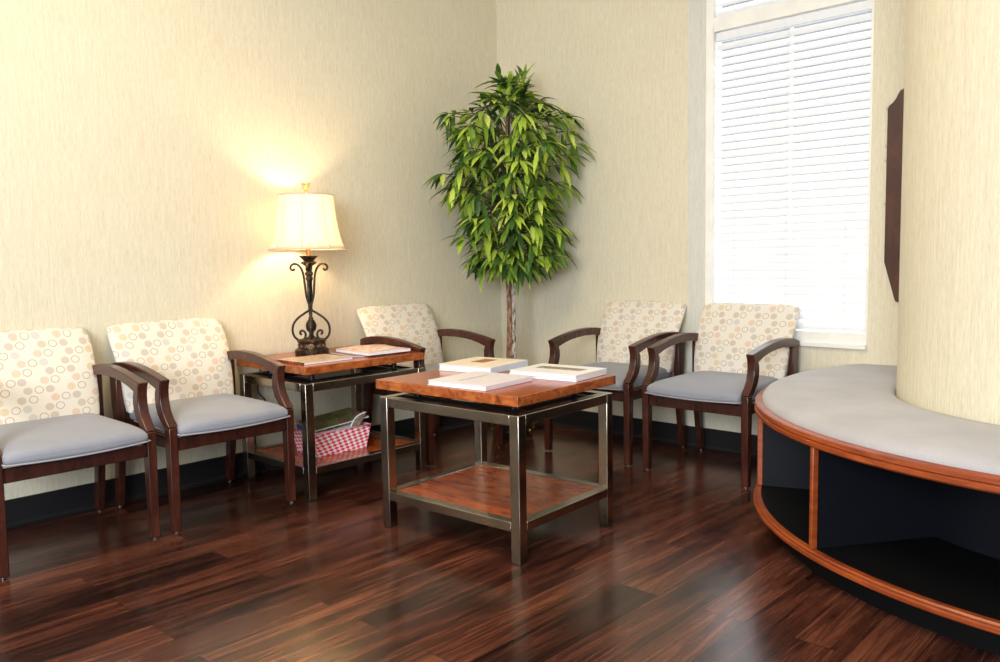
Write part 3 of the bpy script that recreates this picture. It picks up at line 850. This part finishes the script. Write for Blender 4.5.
# a few longer branches breaking the outline
for c in (RS*-.37 + Vector((0, 0, 2.04)), RS*-.33 + Vector((0, 0, 2.02)), RS*.38 + Vector((0, 0, 2.00)), RS*.30 + FW*.1 + Vector((0, 0, 1.32)), RS*-.41 + FW*.1 + Vector((0, 0, 1.66))):
    c = clampw(c.copy(), .06); root = Vector((0, 0, c.z - .16)); tube(twig_bm, smooth_path([root, root.lerp(c, .5) + Vector((0, 0, .05)), c], 4), .003, 4)
    for j in range(7):
        a = 2*PI*j/7; d = Vector((c.x, c.y, 0)).normalized()*.7 + Vector((math.cos(a), math.sin(a), random.uniform(-.8, .2)))*.7
        if c.x > .25: d.x = min(d.x, 0)
        if c.y > .25: d.y = min(d.y, 0)
        leaf(leaf_bm, c, d, Vector((0, 0, 1)), random.uniform(.11, .15), .016, .4)
# top spray
for j in range(12):
    a = j*2.4; el = random.uniform(.7, 1.5)
    d = Vector((math.cos(a), math.sin(a), 0))*.6 + Vector((0, 0, el))
    leaf(leaf_bm, Vector((.07, -.07, 2.12 + .012*j)), d, Vector((math.sin(a), math.cos(a), .2)), random.uniform(.11, .15), .014, .05)
tube(twig_bm, [(.01, 0, 2.15), (.07, -.07, 2.26)], .003, 5)
for b_ in (leaf_bm, twig_bm):
    for v in b_.verts:   # leaves that would reach the wallpaper bend against it
        for ax, lim in ((0, -TX - .012), (1, -TY - .012)):
            if v.co[ax] > lim - .03: v.co[ax] = lim - .03*math.exp(-(v.co[ax] - lim + .03)/.03)
obj('foliage', leaf_bm, M['leaf'], tree, smooth=True); obj('twigs', twig_bm, M['twig'], tree)

# ------------------------------------------------------------------ curved bench
bench = thing('curved_bench', 'long curved bench wrapping the round column, taupe cushion over open cubbies trimmed in cherry wood', 'bench', (BC[0], BC[1], 0))
def clipx(bm, x=-.467*-1):
    bmesh.ops.bisect_plane(bm, geom=bm.verts[:]+bm.edges[:]+bm.faces[:], plane_co=(-BC[0]-.0025, 0, 0), plane_no=(1, 0, 0), clear_outer=True)
    es = [e for e in bm.edges if e.is_boundary]
    if es: bmesh.ops.holes_fill(bm, edges=es)
    return bm
def ring_profile(prof, seg=160, clip=True):
    bm = bmesh.new(); r = lathe(bm, prof + [prof[0]], seg)
    bmesh.ops.remove_doubles(bm, verts=bm.verts[:], dist=1e-6)
    if clip: clipx(bm)
    return bm
R0 = 1.339
obj('top_rim', ring_profile([(R0-.07, .479), (R0-.006, .479), (R0, .485), (R0-.001, .497), (R0-.006, .501), (R0-.001, .506), (R0-.003, .519), (R0-.012, .524), (R0-.07, .524)]), M['rim_wood'], bench, smooth=True, auto=35)
obj('seat_cushion', ring_profile([(.790, .50), (1.285, .50), (1.305, .515), (1.308, .530), (1.298, .548), (1.270, .561), (1.22, .568), (1.05, .571), (.90, .569), (.815, .562), (.792, .548)]), M['bench_pad'], bench, smooth=True, auto=60)
obj('bottom_rail', ring_profile([(R0-.03, .090), (R0-.008, .090), (R0, .096), (R0, .106), (R0-.006, .110), (R0-.005, .117), (R0-.010, .122), (R0-.03, .122)]), M['rim_wood'], bench, smooth=True, auto=35)
obj('cubby_floor', ring_profile([(.80, .092), (R0-.030, .092), (R0-.030, .1215), (.80, .1215)]), M['black'], bench)
obj('deck', ring_profile([(.80, .470), (R0-.03, .470), (R0-.03, .499), (.80, .499)]), M['black'], bench)
obj('toe_kick', ring_profile([(1.22, .0), (1.256, .0), (1.256, .070), (1.259, .074), (1.259, .091), (1.22, .091)]), M['black'], bench, smooth=True, auto=35)
obj('back_panel', ring_profile([(.800, .124), (.838, .124), (.838, .470), (.800, .470)]), M['inside'], bench)
for deg in (110.5, 145.3, 181.5, 217, 252):
    a = r(deg); ca, sa = math.cos(a), math.sin(a)
    bm = bmesh.new()
    def P(rr, tt, z): return (rr*ca - tt*sa, rr*sa + tt*ca, z)
    pts = [P(.838, -.010, .124), P(R0-.035, -.010, .124), P(R0-.035, .010, .124), P(.838, .010, .124)]
    prism(bm, pts, (0, 0, .346))
    dv = obj('divider', bm, M['inside'], bench)
    bm = bmesh.new(); pts = [P(R0-.034, -.009, .1225), P(R0-.010, -.009, .1225), P(R0-.010, .009, .1225), P(R0-.034, .009, .1225)]
    prism(bm, pts, (0, 0, .357)); obj('edge_strip', bm, M['rim_wood'], dv, bevel=.004)

# ------------------------------------------------------------------ wooden board on the wall by the column
bd = thing('wall_board', 'dark red-brown wooden board with curved top corner hung on the wall, half hidden by the column', 'board', (0, -2.595, .886))
o1 = [(0, .197), (0, .935), (-.006, .950), (-.022, .962), (-.036, .978), (-.046, 1.000), (-.056, 1.016), (-.070, 1.022)]
left = [(0, .197), (0, .935), (-.006, .950), (-.022, .962), (-.036, .978), (-.046, 1.000), (-.056, 1.016), (-.070, 1.022)]
Wb = .38
right = [(-Wb - y, z) for y, z in reversed(left)]
bot = [(-Wb + .056, .006), (-Wb + .066, 0), (-.066, 0), (-.054, .006)]
bm = bmesh.new(); prism(bm, [(-.004, y, z) for y, z in left + right + bot], (-.022, 0, 0))
bod = obj('panel', bm, M['board_wood'], bd, bevel=.003)
for z in (.48, .69, .76, .94):
    bm = bmesh.new(); box(bm, (-.022, .0, z-.006), (-.010, .010, z+.006)); obj('metal_clip', bm, M['glide'], bd, bevel=.002)

# ------------------------------------------------------------------ lights
def area(name, loc, target, size, energy, color, sy=None):
    l = bpy.data.lights.new(name, 'AREA'); l.energy = energy; l.color = color; l.size = size
    if sy: l.shape = 'RECTANGLE'; l.size_y = sy
    o = bpy.data.objects.new(name, l); C.objects.link(o); o.location = loc
    o.rotation_euler = (Vector(target) - Vector(loc)).to_track_quat('-Z', 'Y').to_euler(); return o
area('ceiling_light', (-3.3, -2.0, CZ-.03), (-3.3, -2.0, 0), 1.4, 74, (1, .80, .53))
area('daylight_behind', (-6.9, -4.4, 1.9), (-1.3, -1.2, .6), 2.6, 265, (.88, .94, 1.0), 1.7)
area('sky_outside_window', (1.9, -2.06, 1.7), (0, -2.06, 1.7), 4.0, 240, (.93, .97, 1.0), 5.0)
w = bpy.data.worlds.new('world'); S.world = w; w.use_nodes = True
bg = w.node_tree.nodes['Background']; bg.inputs[0].default_value = (.80, .89, 1, 1); bg.inputs[1].default_value = .34

# ------------------------------------------------------------------ camera
F = Vector((.72911953, .67871011, -.08796189)); R = Vector((.68010792, -.73290094, -.01759066)); U = Vector((.07640631, .04699788, .99596851))
cam = bpy.data.cameras.new('camera'); co = bpy.data.objects.new('camera', cam); C.objects.link(co)
mt = Matrix(((R.x, U.x, -F.x, -4.2581), (R.y, U.y, -F.y, -3.9456), (R.z, U.z, -F.z, 1.1302), (0, 0, 0, 1)))
co.matrix_world = mt
cam.sensor_width = 36; cam.sensor_fit = 'HORIZONTAL'; cam.lens = 814.134*36/1000; cam.clip_start = .02
S.camera = co
S.view_settings.view_transform = 'Standard'; S.view_settings.look = 'None'; S.view_settings.gamma = 1; S.view_settings.exposure = .25
S.view_settings.use_curve_mapping = False
S.cycles.use_denoising = True
